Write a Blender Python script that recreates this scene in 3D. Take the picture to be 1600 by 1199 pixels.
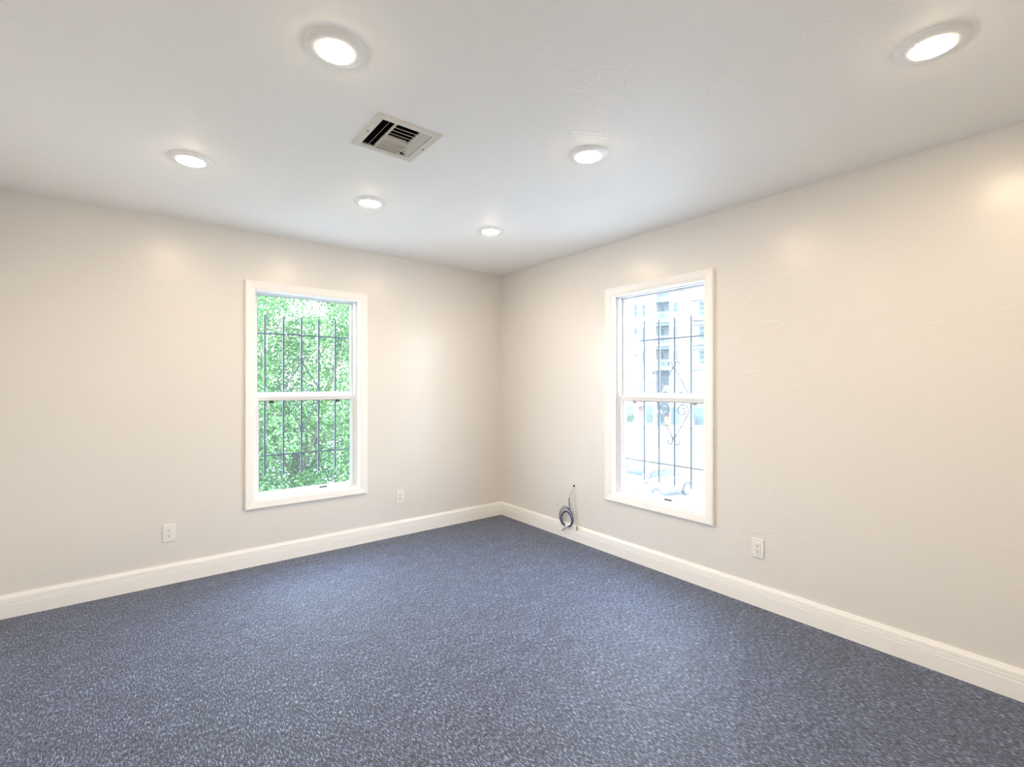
import bpy, bmesh, math, random
import numpy as np
from mathutils import Vector, Matrix

for o in list(bpy.data.objects):
    bpy.data.objects.remove(o)
S = bpy.context.scene
COL = S.collection
R = math.radians

# ------------------------------------------------------------------ camera
CAM = (-2.9363, -3.9120, 1.3334)
cd = bpy.data.cameras.new('camera')
cam = bpy.data.objects.new('camera', cd)
COL.objects.link(cam)
cd.sensor_fit = 'HORIZONTAL'
cd.sensor_width = 36.0
cd.lens = 747.37 / 1600 * 36.0
cd.clip_end = 500
cd.clip_start = 0.05
yaw, pit, rol = 0.66539, 0.0003, 0.00093
fw = Vector((math.sin(yaw) * math.cos(pit), math.cos(yaw) * math.cos(pit), math.sin(pit)))
rt = Vector((math.cos(yaw), -math.sin(yaw), 0))
up = rt.cross(fw)
r2 = rt * math.cos(rol) + up * math.sin(rol)
u2 = -rt * math.sin(rol) + up * math.cos(rol)
M = Matrix((r2, u2, -fw)).transposed().to_4x4()
M.translation = CAM
cam.matrix_world = M
S.camera = cam

# ------------------------------------------------------------------ look, world, sun
S.view_settings.view_transform = 'Standard'
S.view_settings.look = 'None'
S.view_settings.exposure = 0.55
S.view_settings.gamma = 1.0
S.view_settings.use_curve_mapping = False
S.cycles.use_denoising = True
S.cycles.max_bounces = 14
S.cycles.diffuse_bounces = 8
S.cycles.transparent_max_bounces = 24
S.cycles.sample_clamp_indirect = 20.0

LAMP_POWER = 158.0
LAMP_COLOR = (1.0, 0.78, 0.535)
SKY_STRENGTH = 14.0
SUN_STRENGTH = 7.0

w = bpy.data.worlds.new('sky')
S.world = w
w.use_nodes = True
nt = w.node_tree
bg = nt.nodes['Background']
tc = nt.nodes.new('ShaderNodeTexCoord')
sx = nt.nodes.new('ShaderNodeSeparateXYZ')
rp = nt.nodes.new('ShaderNodeValToRGB')
rp.color_ramp.elements[0].position = 0.0
rp.color_ramp.elements[0].color = (0.95, 0.98, 1.0, 1)
rp.color_ramp.elements[1].position = 0.9
rp.color_ramp.elements[1].color = (0.50, 0.70, 1.0, 1)
nt.links.new(tc.outputs['Generated'], sx.inputs[0])
nt.links.new(sx.outputs['Z'], rp.inputs[0])
nt.links.new(rp.outputs[0], bg.inputs[0])
bg.inputs[1].default_value = SKY_STRENGTH

sd = bpy.data.lights.new('sun', 'SUN')
sd.energy = SUN_STRENGTH
sd.angle = R(1.0)
sd.color = (1.0, 0.96, 0.9)
sun = bpy.data.objects.new('sun', sd)
COL.objects.link(sun)
sun.rotation_euler = Vector((0.62, 0.42, -0.80)).to_track_quat('-Z', 'Y').to_euler()


def portal(loc, rot):
    d = bpy.data.lights.new('window_portal', 'AREA')
    d.shape = 'RECTANGLE'
    d.size, d.size_y = 0.80, 1.56
    d.cycles.is_portal = True
    o = bpy.data.objects.new('window_portal', d)
    COL.objects.link(o)
    o.location = loc
    o.rotation_euler = rot


portal((-1.868, 0.16, 1.248), (R(-90), 0, 0))
portal((0.16, -1.836, 1.248), (R(90), 0, R(90)))


# ------------------------------------------------------------------ materials
def mat(name, base, rough=0.5, metal=0.0, spec=0.5, bump=None, noise=None, emit=None):
    """principled material; noise=(scale, amount) mottles the colour, bump=(scale, strength, distance)"""
    m = bpy.data.materials.new(name)
    m.use_nodes = True
    n, l = m.node_tree.nodes, m.node_tree.links
    b = n['Principled BSDF']
    b.inputs['Base Color'].default_value = (*base, 1)
    b.inputs['Roughness'].default_value = rough
    b.inputs['Metallic'].default_value = metal
    b.inputs['Specular IOR Level'].default_value = spec
    t = n.new('ShaderNodeTexCoord')
    if noise:
        z = n.new('ShaderNodeTexNoise')
        z.inputs['Scale'].default_value = noise[0]
        z.inputs['Detail'].default_value = 4
        l.new(t.outputs['Object'], z.inputs['Vector'])
        r = n.new('ShaderNodeValToRGB')
        a = noise[1]
        r.color_ramp.elements[0].color = (*[c * (1 - a) for c in base], 1)
        r.color_ramp.elements[1].color = (*[min(1, c * (1 + a)) for c in base], 1)
        r.color_ramp.elements[0].position = 0.3
        r.color_ramp.elements[1].position = 0.7
        l.new(z.outputs['Fac'], r.inputs[0])
        l.new(r.outputs[0], b.inputs['Base Color'])
    if bump:
        z = n.new('ShaderNodeTexNoise')
        z.inputs['Scale'].default_value = bump[0]
        z.inputs['Detail'].default_value = 3
        l.new(t.outputs['Object'], z.inputs['Vector'])
        q = n.new('ShaderNodeBump')
        q.inputs['Strength'].default_value = bump[1]
        q.inputs['Distance'].default_value = bump[2]
        l.new(z.outputs['Fac'], q.inputs['Height'])
        l.new(q.outputs[0], b.inputs['Normal'])
    if emit:
        b.inputs['Emission Color'].default_value = (*emit[0], 1)
        b.inputs['Emission Strength'].default_value = emit[1]
    return m


def plaster(name, base, rough, spec, strength, stretch, ridge):
    """trowelled plaster: soft unevenness plus sparse trowel ridges"""
    m = bpy.data.materials.new(name)
    m.use_nodes = True
    n, l = m.node_tree.nodes, m.node_tree.links
    b = n['Principled BSDF']
    b.inputs['Base Color'].default_value = (*base, 1)
    b.inputs['Roughness'].default_value = rough
    b.inputs['Specular IOR Level'].default_value = spec
    t = n.new('ShaderNodeTexCoord')
    soft = n.new('ShaderNodeTexNoise')
    soft.inputs['Scale'].default_value = 16
    soft.inputs['Detail'].default_value = 5
    soft.inputs['Roughness'].default_value = 0.6
    l.new(t.outputs['Object'], soft.inputs['Vector'])
    mp = n.new('ShaderNodeMapping')
    mp.inputs['Scale'].default_value = stretch
    mp.inputs['Rotation'].default_value = (0.3, 0.2, 0.5)
    l.new(t.outputs['Object'], mp.inputs['Vector'])
    rid = n.new('ShaderNodeTexNoise')
    rid.inputs['Scale'].default_value = 1.6
    rid.inputs['Detail'].default_value = 2.5
    rid.inputs['Distortion'].default_value = 0.4
    l.new(mp.outputs[0], rid.inputs['Vector'])
    dif = n.new('ShaderNodeMath')
    dif.operation = 'SUBTRACT'
    dif.inputs[1].default_value = 0.5
    l.new(rid.outputs['Fac'], dif.inputs[0])
    ab = n.new('ShaderNodeMath')
    ab.operation = 'ABSOLUTE'
    l.new(dif.outputs[0], ab.inputs[0])
    rr = n.new('ShaderNodeMapRange')
    rr.inputs['From Min'].default_value = 0.0
    rr.inputs['From Max'].default_value = 0.016
    rr.inputs['To Min'].default_value = 1.0
    rr.inputs['To Max'].default_value = 0.0
    l.new(ab.outputs[0], rr.inputs['Value'])
    patch = n.new('ShaderNodeTexNoise')
    patch.inputs['Scale'].default_value = 1.3
    l.new(t.outputs['Object'], patch.inputs['Vector'])
    pr = n.new('ShaderNodeValToRGB')
    pr.color_ramp.elements[0].position = 0.50
    pr.color_ramp.elements[1].position = 0.60
    l.new(patch.outputs['Fac'], pr.inputs[0])
    mul = n.new('ShaderNodeMath')
    mul.operation = 'MULTIPLY'
    l.new(rr.outputs[0], mul.inputs[0])
    l.new(pr.outputs[0], mul.inputs[1])
    sc = n.new('ShaderNodeMath')
    sc.operation = 'MULTIPLY_ADD'
    sc.inputs[1].default_value = ridge
    l.new(mul.outputs[0], sc.inputs[0])
    l.new(soft.outputs['Fac'], sc.inputs[2])
    q = n.new('ShaderNodeBump')
    q.inputs['Strength'].default_value = strength
    q.inputs['Distance'].default_value = 0.004
    l.new(sc.outputs[0], q.inputs['Height'])
    l.new(q.outputs[0], b.inputs['Normal'])
    return m


def carpet_mat():
    m = bpy.data.materials.new('carpet_pile')
    m.use_nodes = True
    n, l = m.node_tree.nodes, m.node_tree.links
    b = n['Principled BSDF']
    b.inputs['Roughness'].default_value = 0.6
    b.inputs['Specular IOR Level'].default_value = 0.55
    t = n.new('ShaderNodeTexCoord')
    mp = n.new('ShaderNodeMapping')
    mp.inputs['Scale'].default_value = (1.0, 0.27, 1.0)
    l.new(t.outputs['Object'], mp.inputs['Vector'])
    a = n.new('ShaderNodeTexNoise')
    a.inputs['Scale'].default_value = 190
    a.inputs['Detail'].default_value = 4
    a.inputs['Roughness'].default_value = 0.72
    a.inputs['Distortion'].default_value = 0.5
    l.new(mp.outputs[0], a.inputs['Vector'])
    r = n.new('ShaderNodeValToRGB')
    e = r.color_ramp.elements
    e[0].position, e[0].color = 0.38, (0.004, 0.005, 0.011, 1)
    e[1].position, e[1].color = 0.64, (0.33, 0.40, 0.57, 1)
    k = e.new(0.45)
    k.color = (0.020, 0.025, 0.050, 1)
    k = e.new(0.54)
    k.color = (0.068, 0.083, 0.145, 1)
    l.new(a.outputs['Fac'], r.inputs[0])
    big = n.new('ShaderNodeTexNoise')
    big.inputs['Scale'].default_value = 9
    big.inputs['Detail'].default_value = 4
    l.new(t.outputs['Object'], big.inputs['Vector'])
    br = n.new('ShaderNodeMapRange')
    br.inputs['From Min'].default_value = 0.3
    br.inputs['From Max'].default_value = 0.7
    br.inputs['To Min'].default_value = 0.74
    br.inputs['To Max'].default_value = 1.16
    l.new(big.outputs['Fac'], br.inputs['Value'])
    mx = n.new('ShaderNodeVectorMath')
    mx.operation = 'SCALE'
    l.new(r.outputs[0], mx.inputs[0])
    l.new(br.outputs[0], mx.inputs['Scale'])
    l.new(mx.outputs[0], b.inputs['Base Color'])
    q = n.new('ShaderNodeBump')
    q.inputs['Strength'].default_value = 0.6
    q.inputs['Distance'].default_value = 0.003
    l.new(a.outputs['Fac'], q.inputs['Height'])
    l.new(q.outputs[0], b.inputs['Normal'])
    b.inputs['Sheen Weight'].default_value = 0.25
    b.inputs['Sheen Roughness'].default_value = 0.5
    b.inputs['Sheen Tint'].default_value = (0.75, 0.85, 1, 1)
    return m


def glass_mat(name, veil):
    """clear pane with a fresnel sheen and a pale translucent layer imitating the bright haze over the view"""
    m = bpy.data.materials.new(name)
    m.use_nodes = True
    n, l = m.node_tree.nodes, m.node_tree.links
    n.remove(n['Principled BSDF'])
    out = n['Material Output']
    tr = n.new('ShaderNodeBsdfTransparent')
    tr.inputs[0].default_value = (0.97, 0.985, 0.98, 1)
    tl = n.new('ShaderNodeBsdfTranslucent')
    tl.inputs[0].default_value = (0.88, 0.97, 1.0, 1)
    gl = n.new('ShaderNodeBsdfGlossy')
    gl.inputs['Roughness'].default_value = 0.02
    lw = n.new('ShaderNodeLayerWeight')
    pw = n.new('ShaderNodeMath')
    pw.operation = 'POWER'
    pw.inputs[1].default_value = 4.0
    l.new(lw.outputs['Facing'], pw.inputs[0])
    fr = n.new('ShaderNodeMath')
    fr.operation = 'MULTIPLY_ADD'
    fr.inputs[1].default_value = 0.45
    fr.inputs[2].default_value = 0.02
    l.new(pw.outputs[0], fr.inputs[0])
    a = n.new('ShaderNodeMixShader')
    a.inputs[0].default_value = veil  # share of imitated daylight haze mixed into the clear glass
    l.new(tr.outputs[0], a.inputs[1])
    l.new(tl.outputs[0], a.inputs[2])
    c = n.new('ShaderNodeMixShader')
    l.new(fr.outputs[0], c.inputs[0])
    l.new(a.outputs[0], c.inputs[1])
    l.new(gl.outputs[0], c.inputs[2])
    l.new(c.outputs[0], out.inputs[0])
    return m


def leaf_mat(name, c0, c1):
    m = bpy.data.materials.new(name)
    m.use_nodes = True
    n, l = m.node_tree.nodes, m.node_tree.links
    n.remove(n['Principled BSDF'])
    out = n['Material Output']
    t = n.new('ShaderNodeTexCoord')
    z = n.new('ShaderNodeTexNoise')
    z.inputs['Scale'].default_value = 6.0
    z.inputs['Detail'].default_value = 5
    l.new(t.outputs['Object'], z.inputs['Vector'])
    r = n.new('ShaderNodeValToRGB')
    r.color_ramp.elements[0].color = (*c0, 1)
    r.color_ramp.elements[1].color = (*c1, 1)
    r.color_ramp.elements[0].position = 0.35
    r.color_ramp.elements[1].position = 0.65
    l.new(z.outputs['Fac'], r.inputs[0])
    d = n.new('ShaderNodeBsdfDiffuse')
    tl = n.new('ShaderNodeBsdfTranslucent')
    gl = n.new('ShaderNodeBsdfGlossy')
    gl.inputs['Roughness'].default_value = 0.4
    l.new(r.outputs[0], d.inputs[0])
    l.new(r.outputs[0], tl.inputs[0])
    a = n.new('ShaderNodeMixShader')
    a.inputs[0].default_value = 0.4
    l.new(d.outputs[0], a.inputs[1])
    l.new(tl.outputs[0], a.inputs[2])
    c = n.new('ShaderNodeMixShader')
    c.inputs[0].default_value = 0.05
    l.new(a.outputs[0], c.inputs[1])
    l.new(gl.outputs[0], c.inputs[2])
    l.new(c.outputs[0], out.inputs[0])
    return m


M_WALL = plaster('wall_paint', (0.78, 0.765, 0.735), 0.28, 0.5, 0.32, (1.0, 1.0, 2.6), 0.35)
M_CEIL = plaster('ceiling_paint', (0.965, 0.965, 0.945), 0.55, 0.3, 0.24, (1.0, 3.2, 1.0), 1.2)
M_TRIM = mat('white_trim_paint', (0.94, 0.935, 0.92), 0.30, bump=(60, 0.05, 0.002))
M_VINYL = mat('white_vinyl', (0.74, 0.75, 0.75), 0.35, bump=(80, 0.03, 0.001))
M_ALU = mat('grey_sash_seal', (0.30, 0.32, 0.33), 0.5, noise=(30, 0.1))
M_BLACK = mat('black_plastic', (0.012, 0.012, 0.014), 0.5, noise=(50, 0.2))
M_PLATE = mat('white_plastic', (0.86, 0.85, 0.83), 0.35, noise=(20, 0.02))
M_SLOT = mat('dark_slot', (0.03, 0.028, 0.025), 0.8, noise=(90, 0.2))
M_CARPET = carpet_mat()
M_GLASS_A = glass_mat('window_glass', 0.012)
M_GLASS_B = glass_mat('street_window_glass', 0.021)
M_IRON = mat('painted_iron', (0.030, 0.042, 0.052), 0.5, metal=0.2, noise=(40, 0.25))
M_VENT = mat('vent_enamel', (0.72, 0.70, 0.64), 0.45, noise=(12, 0.04))
M_DUCT = mat('dark_duct', (0.015, 0.013, 0.012), 0.9, noise=(15, 0.2))
M_LENS = mat('led_lens', (0.9, 0.9, 0.9), 0.5, emit=(LAMP_COLOR, LAMP_POWER))
M_BLUE = mat('blue_cable_jacket', (0.030, 0.055, 0.16), 0.4, noise=(60, 0.2))
M_COAX = mat('cream_cable_jacket', (0.74, 0.70, 0.60), 0.45, noise=(60, 0.05))
M_BRASS = mat('brass_connector', (0.55, 0.40, 0.16), 0.35, metal=0.8, noise=(60, 0.15))
M_TIE = mat('white_tie', (0.8, 0.8, 0.78), 0.5, noise=(60, 0.05))
M_EXT = mat('outside_stucco', (0.72, 0.70, 0.66), 0.8, noise=(2, 0.05))
M_BARK = mat('bark', (0.11, 0.085, 0.065), 0.9, noise=(9, 0.4), bump=(18, 0.6, 0.03))
M_LEAF1 = leaf_mat('leaf_mid_green', (0.034, 0.110, 0.020), (0.10, 0.24, 0.05))
M_LEAF2 = leaf_mat('leaf_light_green', (0.06, 0.16, 0.034), (0.15, 0.29, 0.08))
M_LEAF3 = leaf_mat('leaf_shrub', (0.022, 0.055, 0.014), (0.06, 0.11, 0.03))
M_GROUND = mat('pale_concrete', (0.28, 0.28, 0.28), 0.9, noise=(0.6, 0.12))
M_ROAD = mat('asphalt', (0.085, 0.087, 0.092), 0.9, noise=(0.8, 0.12))
M_ROADPAINT = mat('road_paint', (0.30, 0.30, 0.29), 0.8, noise=(3, 0.1))
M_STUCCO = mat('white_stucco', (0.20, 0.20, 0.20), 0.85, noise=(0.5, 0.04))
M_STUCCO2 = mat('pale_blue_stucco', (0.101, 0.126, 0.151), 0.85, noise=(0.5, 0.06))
M_WINFRAME = mat('grey_window_frame', (0.092, 0.109, 0.122), 0.5, noise=(2, 0.1))
M_PANE = mat('blue_grey_pane', (0.014, 0.026, 0.034), 0.3, spec=0.15, noise=(0.7, 0.3))
M_SHOP = mat('shop_glass', (0.034, 0.050, 0.059), 0.08, noise=(0.5, 0.3))
M_RAIL = mat('balcony_rail', (0.084, 0.097, 0.105), 0.5, noise=(3, 0.1))
M_SIGN = mat('dark_sign_band', (0.029, 0.042, 0.046), 0.6, noise=(2, 0.15))
M_TEAL = mat('teal_awning', (0.067, 0.118, 0.122), 0.8, noise=(3, 0.1))
M_GREENSIGN = mat('green_sign', (0.067, 0.139, 0.042), 0.6, noise=(3, 0.1))
M_REDAWN = mat('red_awning', (0.189, 0.042, 0.034), 0.8, noise=(3, 0.1))
M_BROWN = mat('brown_door', (0.071, 0.034, 0.025), 0.6, noise=(3, 0.2))
M_PURPLE = mat('violet_banner', (0.046, 0.042, 0.113), 0.7, noise=(3, 0.1))
M_CARWHITE = mat('white_car_paint', (0.42, 0.42, 0.42), 0.2, spec=0.6, noise=(3, 0.01))
M_CARGLASS = mat('car_glass', (0.010, 0.013, 0.020), 0.3, spec=0.2, noise=(4, 0.2))
M_TYRE = mat('tyre_rubber', (0.015, 0.016, 0.018), 0.8, noise=(30, 0.2))
M_CLAD = mat('grey_cladding', (0.023, 0.026, 0.032), 0.6, noise=(10, 0.15))
M_ALLOY = mat('alloy_wheel', (0.5, 0.52, 0.55), 0.3, metal=0.7, noise=(10, 0.1))
M_REDLAMP = mat('red_lens', (0.168, 0.013, 0.013), 0.2, noise=(20, 0.1))
M_HEADLAMP = mat('clear_headlamp', (0.65, 0.68, 0.7), 0.1, noise=(20, 0.05))
M_BIN = mat('blue_bin_plastic', (0.023, 0.036, 0.080), 0.5, noise=(6, 0.1))
M_STEEL = mat('grey_pole', (0.067, 0.076, 0.080), 0.5, metal=0.4, noise=(6, 0.1))
M_YELLOW = mat('yellow_plastic', (0.260, 0.193, 0.021), 0.5, noise=(8, 0.08))
M_ORANGE = mat('orange_plastic', (0.260, 0.084, 0.017), 0.5, noise=(8, 0.08))
M_WHITEBAND = mat('white_reflective_band', (0.75, 0.75, 0.73), 0.5, noise=(8, 0.05))
M_POT = mat('planter_clay', (0.126, 0.101, 0.076), 0.8, noise=(4, 0.15))


# ------------------------------------------------------------------ geometry helpers
class MB:
    def __init__(s):
        s.v, s.f, s.m = [], [], []

    def add(s, vs, fs, mi=0):
        k = len(s.v)
        s.v += [tuple(p) for p in vs]
        for f in fs:
            s.f.append(tuple(i + k for i in f))
            s.m.append(mi)
        return s

    def box(s, a, b, mi=0):
        x0, x1 = sorted((a[0], b[0]))
        y0, y1 = sorted((a[1], b[1]))
        z0, z1 = sorted((a[2], b[2]))
        return s.add([(x0, y0, z0), (x1, y0, z0), (x1, y1, z0), (x0, y1, z0),
                      (x0, y0, z1), (x1, y0, z1), (x1, y1, z1), (x0, y1, z1)],
                     [(3, 2, 1, 0), (4, 5, 6, 7), (0, 1, 5, 4), (1, 2, 6, 5), (2, 3, 7, 6), (3, 0, 4, 7)], mi)

    def ring(s, o, i, y0, y1):
        """four boxes round an opening in the local x-z plane; o, i = (x0, x1, z0, z1)"""
        s.box((o[0], y0, o[2]), (i[0], y1, o[3]))
        s.box((i[1], y0, o[2]), (o[1], y1, o[3]))
        s.box((i[0], y0, o[2]), (i[1], y1, i[2]))
        s.box((i[0], y0, i[3]), (i[1], y1, o[3]))
        return s

    def tube(s, pts, r, n=8, mi=0, cap=True):
        pts = [Vector(p) for p in pts]
        rr = r if isinstance(r, (list, tuple)) else [r] * len(pts)
        k = len(s.v)
        nrm = None
        for i, p in enumerate(pts):
            t = (pts[min(i + 1, len(pts) - 1)] - pts[max(i - 1, 0)]).normalized()
            if nrm is None:
                nrm = t.orthogonal().normalized()
            else:
                nrm = (nrm - t * nrm.dot(t))
                nrm = nrm.normalized() if nrm.length > 1e-6 else t.orthogonal().normalized()
            bn = t.cross(nrm)
            for j in range(n):
                a = 2 * math.pi * j / n
                s.v.append(tuple(p + (nrm * math.cos(a) + bn * math.sin(a)) * rr[i]))
        for i in range(len(pts) - 1):
            for j in range(n):
                a, b = k + i * n + j, k + i * n + (j + 1) % n
                s.f.append((a, b, b + n, a + n))
                s.m.append(mi)
        if cap:
            s.f.append(tuple(k + j for j in reversed(range(n))))
            s.m.append(mi)
            s.f.append(tuple(k + (len(pts) - 1) * n + j for j in range(n)))
            s.m.append(mi)
        return s

    def lathe(s, prof, n=32, c=(0, 0, 0), mi=0, axis='z'):
        """prof = [(radius, height)...] turned round an axis through c"""
        k = len(s.v)
        for r, h in prof:
            for j in range(n):
                a = 2 * math.pi * j / n
                q = (r * math.cos(a), r * math.sin(a), h)
                if axis == 'y':
                    q = (q[0], q[2], q[1])
                s.v.append((c[0] + q[0], c[1] + q[1], c[2] + q[2]))
        for i in range(len(prof) - 1):
            for j in range(n):
                a, b = k + i * n + j, k + i * n + (j + 1) % n
                s.f.append((a, b, b + n, a + n))
                s.m.append(mi)
        s.f.append(tuple(k + j for j in reversed(range(n))))
        s.m.append(mi)
        s.f.append(tuple(k + (len(prof) - 1) * n + j for j in range(n)))
        s.m.append(mi)
        return s

    def prism(s, poly, a, b, axis=1, mi=0):
        """extrude a closed 2-D polygon between a and b along an axis"""
        n = len(poly)

        def P(p, h):
            return {0: (h, p[0], p[1]), 1: (p[0], h, p[1]), 2: (p[0], p[1], h)}[axis]
        return s.add([P(p, a) for p in poly] + [P(p, b) for p in poly],
                     [tuple(reversed(range(n))), tuple(range(n, 2 * n))] +
                     [(i, (i + 1) % n, (i + 1) % n + n, i + n) for i in range(n)], mi)

    def build(s, name, mats, parent=None, smooth=False, bevel=0.0, loc=None, rot=None, seg=2):
        me = bpy.data.meshes.new(name)
        me.from_pydata(s.v, [], s.f)
        if not isinstance(mats, (list, tuple)):
            mats = [mats]
        for m in mats:
            me.materials.append(m)
        me.polygons.foreach_set('material_index', s.m)
        bm = bmesh.new()
        bm.from_mesh(me)
        bmesh.ops.recalc_face_normals(bm, faces=bm.faces)
        bm.to_mesh(me)
        bm.free()
        if smooth:
            me.polygons.foreach_set('use_smooth', [True] * len(me.polygons))
            me.set_sharp_from_angle(angle=R(40))
        me.update()
        o = bpy.data.objects.new(name, me)
        COL.objects.link(o)
        if parent:
            o.parent = parent
        if loc:
            o.location = loc
        if rot:
            o.rotation_euler = rot
        if bevel:
            b = o.modifiers.new('bevel', 'BEVEL')
            b.width = bevel
            b.segments = seg
            b.limit_method = 'ANGLE'
        return o


def tag(o, label=None, cat=None, group=None, kind=None):
    for k, v in (('label', label), ('category', cat), ('group', group), ('kind', kind)):
        if v:
            o[k] = v
    return o


def empty(name, loc=(0, 0, 0), rz=0.0):
    o = bpy.data.objects.new(name, None)
    COL.objects.link(o)
    o.location = loc
    o.rotation_euler = (0, 0, rz)
    o.empty_display_size = 0.1
    return o


def copy_tree(o, parent=None):
    c = o.copy()
    COL.objects.link(c)
    if parent:
        c.parent = parent
    for ch in list(o.children):
        copy_tree(ch, c)
    return c


# ------------------------------------------------------------------ room shell
H = 2.44
X0, Y0 = -3.64, -4.66          # far sides of the room (out of frame)
T = 0.13
WZ0, WZ1 = 0.482, 2.014        # window opening, bottom and top
OPEN = 0.386
WB, WR = -1.868, -1.836        # window centres along the two walls
VENT = (-2.013, -1.886)
VO = (0.118, 0.126)            # half opening of the vent

mb = MB().box((X0, Y0, -0.12), (0, 0, 0))
tag(mb.build('floor', M_CARPET), 'dark blue flecked loop pile carpet covering the floor', 'floor', kind='structure')


def wall_with_hole(name, cx, horizontal, lo, hi, label):
    b = MB()
    a0, a1 = cx - OPEN - 0.004, cx + OPEN + 0.004
    z0, z1 = WZ0 - 0.004, WZ1 + 0.004
    for p0, p1, q0, q1 in ((lo, a0, 0, H), (a1, hi, 0, H), (a0, a1, 0, z0), (a0, a1, z1, H)):
        if horizontal:
            b.box((p0, 0, q0), (p1, T, q1))
        else:
            b.box((0, p0, q0), (T, p1, q1))
    return tag(b.build(name, [M_WALL]), label, 'wall', kind='structure')


wall_back = wall_with_hole('wall_back', WB, True, X0 - T, T, 'pale plastered wall left of the corner, with the tree window')
wall_right = wall_with_hole('wall_right', WR, False, Y0, 0, 'pale plastered wall right of the corner, with the street window')
tag(MB().box((X0 - T, Y0 - T, 0), (X0, 0, H)).build('wall_left', M_WALL),
    'pale plastered side wall beside the camera', 'wall', kind='structure')
tag(MB().box((X0, Y0 - T, 0), (T, Y0, H)).build('wall_front', M_WALL),
    'pale plastered wall behind the camera', 'wall', kind='structure')

b = MB()
cx0, cx1, cy0, cy1 = VENT[0] - VO[0], VENT[0] + VO[0], VENT[1] - VO[1], VENT[1] + VO[1]
for x0, x1, y0, y1 in ((X0 - T, cx0, Y0 - T, T), (cx1, T, Y0 - T, T), (cx0, cx1, Y0 - T, cy0), (cx0, cx1, cy1, T)):
    b.box((x0, y0, H), (x1, y1, H + 0.16))
tag(b.build('ceiling', M_CEIL), 'off white trowelled ceiling with recessed lights', 'ceiling', kind='structure')

# baseboards: stepped profile, (depth from wall, height)
BP = [(0, 0), (0.016, 0), (0.016, 0.0760), (0.0110, 0.0775), (0.0110, 0.0805), (0.0155, 0.0825), (0.0150, 0.0945),
      (0.0070, 0.0958), (0.0070, 0.1000), (0.0140, 0.1020), (0.0125, 0.1140), (0.0085, 0.1240), (0.0070, 0.1305), (0, 0.1305)]


def baseboard(name, a, c, inward, label):
    """a, c: the two wall-foot ends; inward: unit vector into the room; mitred at both ends"""
    a, c, n = Vector((*a, 0)), Vector((*c, 0)), Vector((*inward, 0))
    d = (c - a).normalized()
    vs = []
    for q, sgn in ((a, 1), (c, -1)):
        for dep, h in BP:
            vs.append(q + n * dep + d * dep * sgn + Vector((0, 0, h)))
    k = len(BP)
    fs = [(i, (i + 1) % k, (i + 1) % k + k, i + k) for i in range(k)] + [tuple(range(k)), tuple(range(2 * k - 1, k - 1, -1))]
    return tag(MB().add(vs, fs).build(name, M_TRIM), label, 'baseboard', kind='structure')


baseboard('baseboard_back', (X0, 0), (0, 0), (0, -1), 'white grooved baseboard along the left-hand wall')
baseboard('baseboard_right', (0, 0), (0, Y0), (-1, 0), 'white grooved baseboard along the right-hand wall')
baseboard('baseboard_left', (X0, Y0), (X0, 0), (1, 0), 'white grooved baseboard on the wall beside the camera')
baseboard('baseboard_front', (0, Y0), (X0, Y0), (0, 1), 'white grooved baseboard behind the camera')

# ------------------------------------------------------------------ windows
CASING = [(0, 0), (0, 0.009), (0.006, 0.013), (0.014, 0.0135), (0.018, 0.016), (0.058, 0.020), (0.066, 0.017), (0.066, 0)]


def casing(parent):
    o = (-OPEN, OPEN, WZ0, WZ1)
    corners = [(o[0], o[2]), (o[1], o[2]), (o[1], o[3]), (o[0], o[3])]
    dirs = [(-1, -1), (1, -1), (1, 1), (-1, 1)]
    for i in range(4):
        j = (i + 1) % 4
        vs = []
        for q in (i, j):
            for off, pr in CASING:
                vs.append((corners[q][0] + dirs[q][0] * off, -pr, corners[q][1] + dirs[q][1] * off))
        k = len(CASING)
        fs = [(a, (a + 1) % k, (a + 1) % k + k, a + k) for a in range(k)] + [tuple(range(k)), tuple(range(2 * k - 1, k - 1, -1))]
        MB().add(vs, fs).build('casing_board', M_TRIM, parent)


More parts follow.
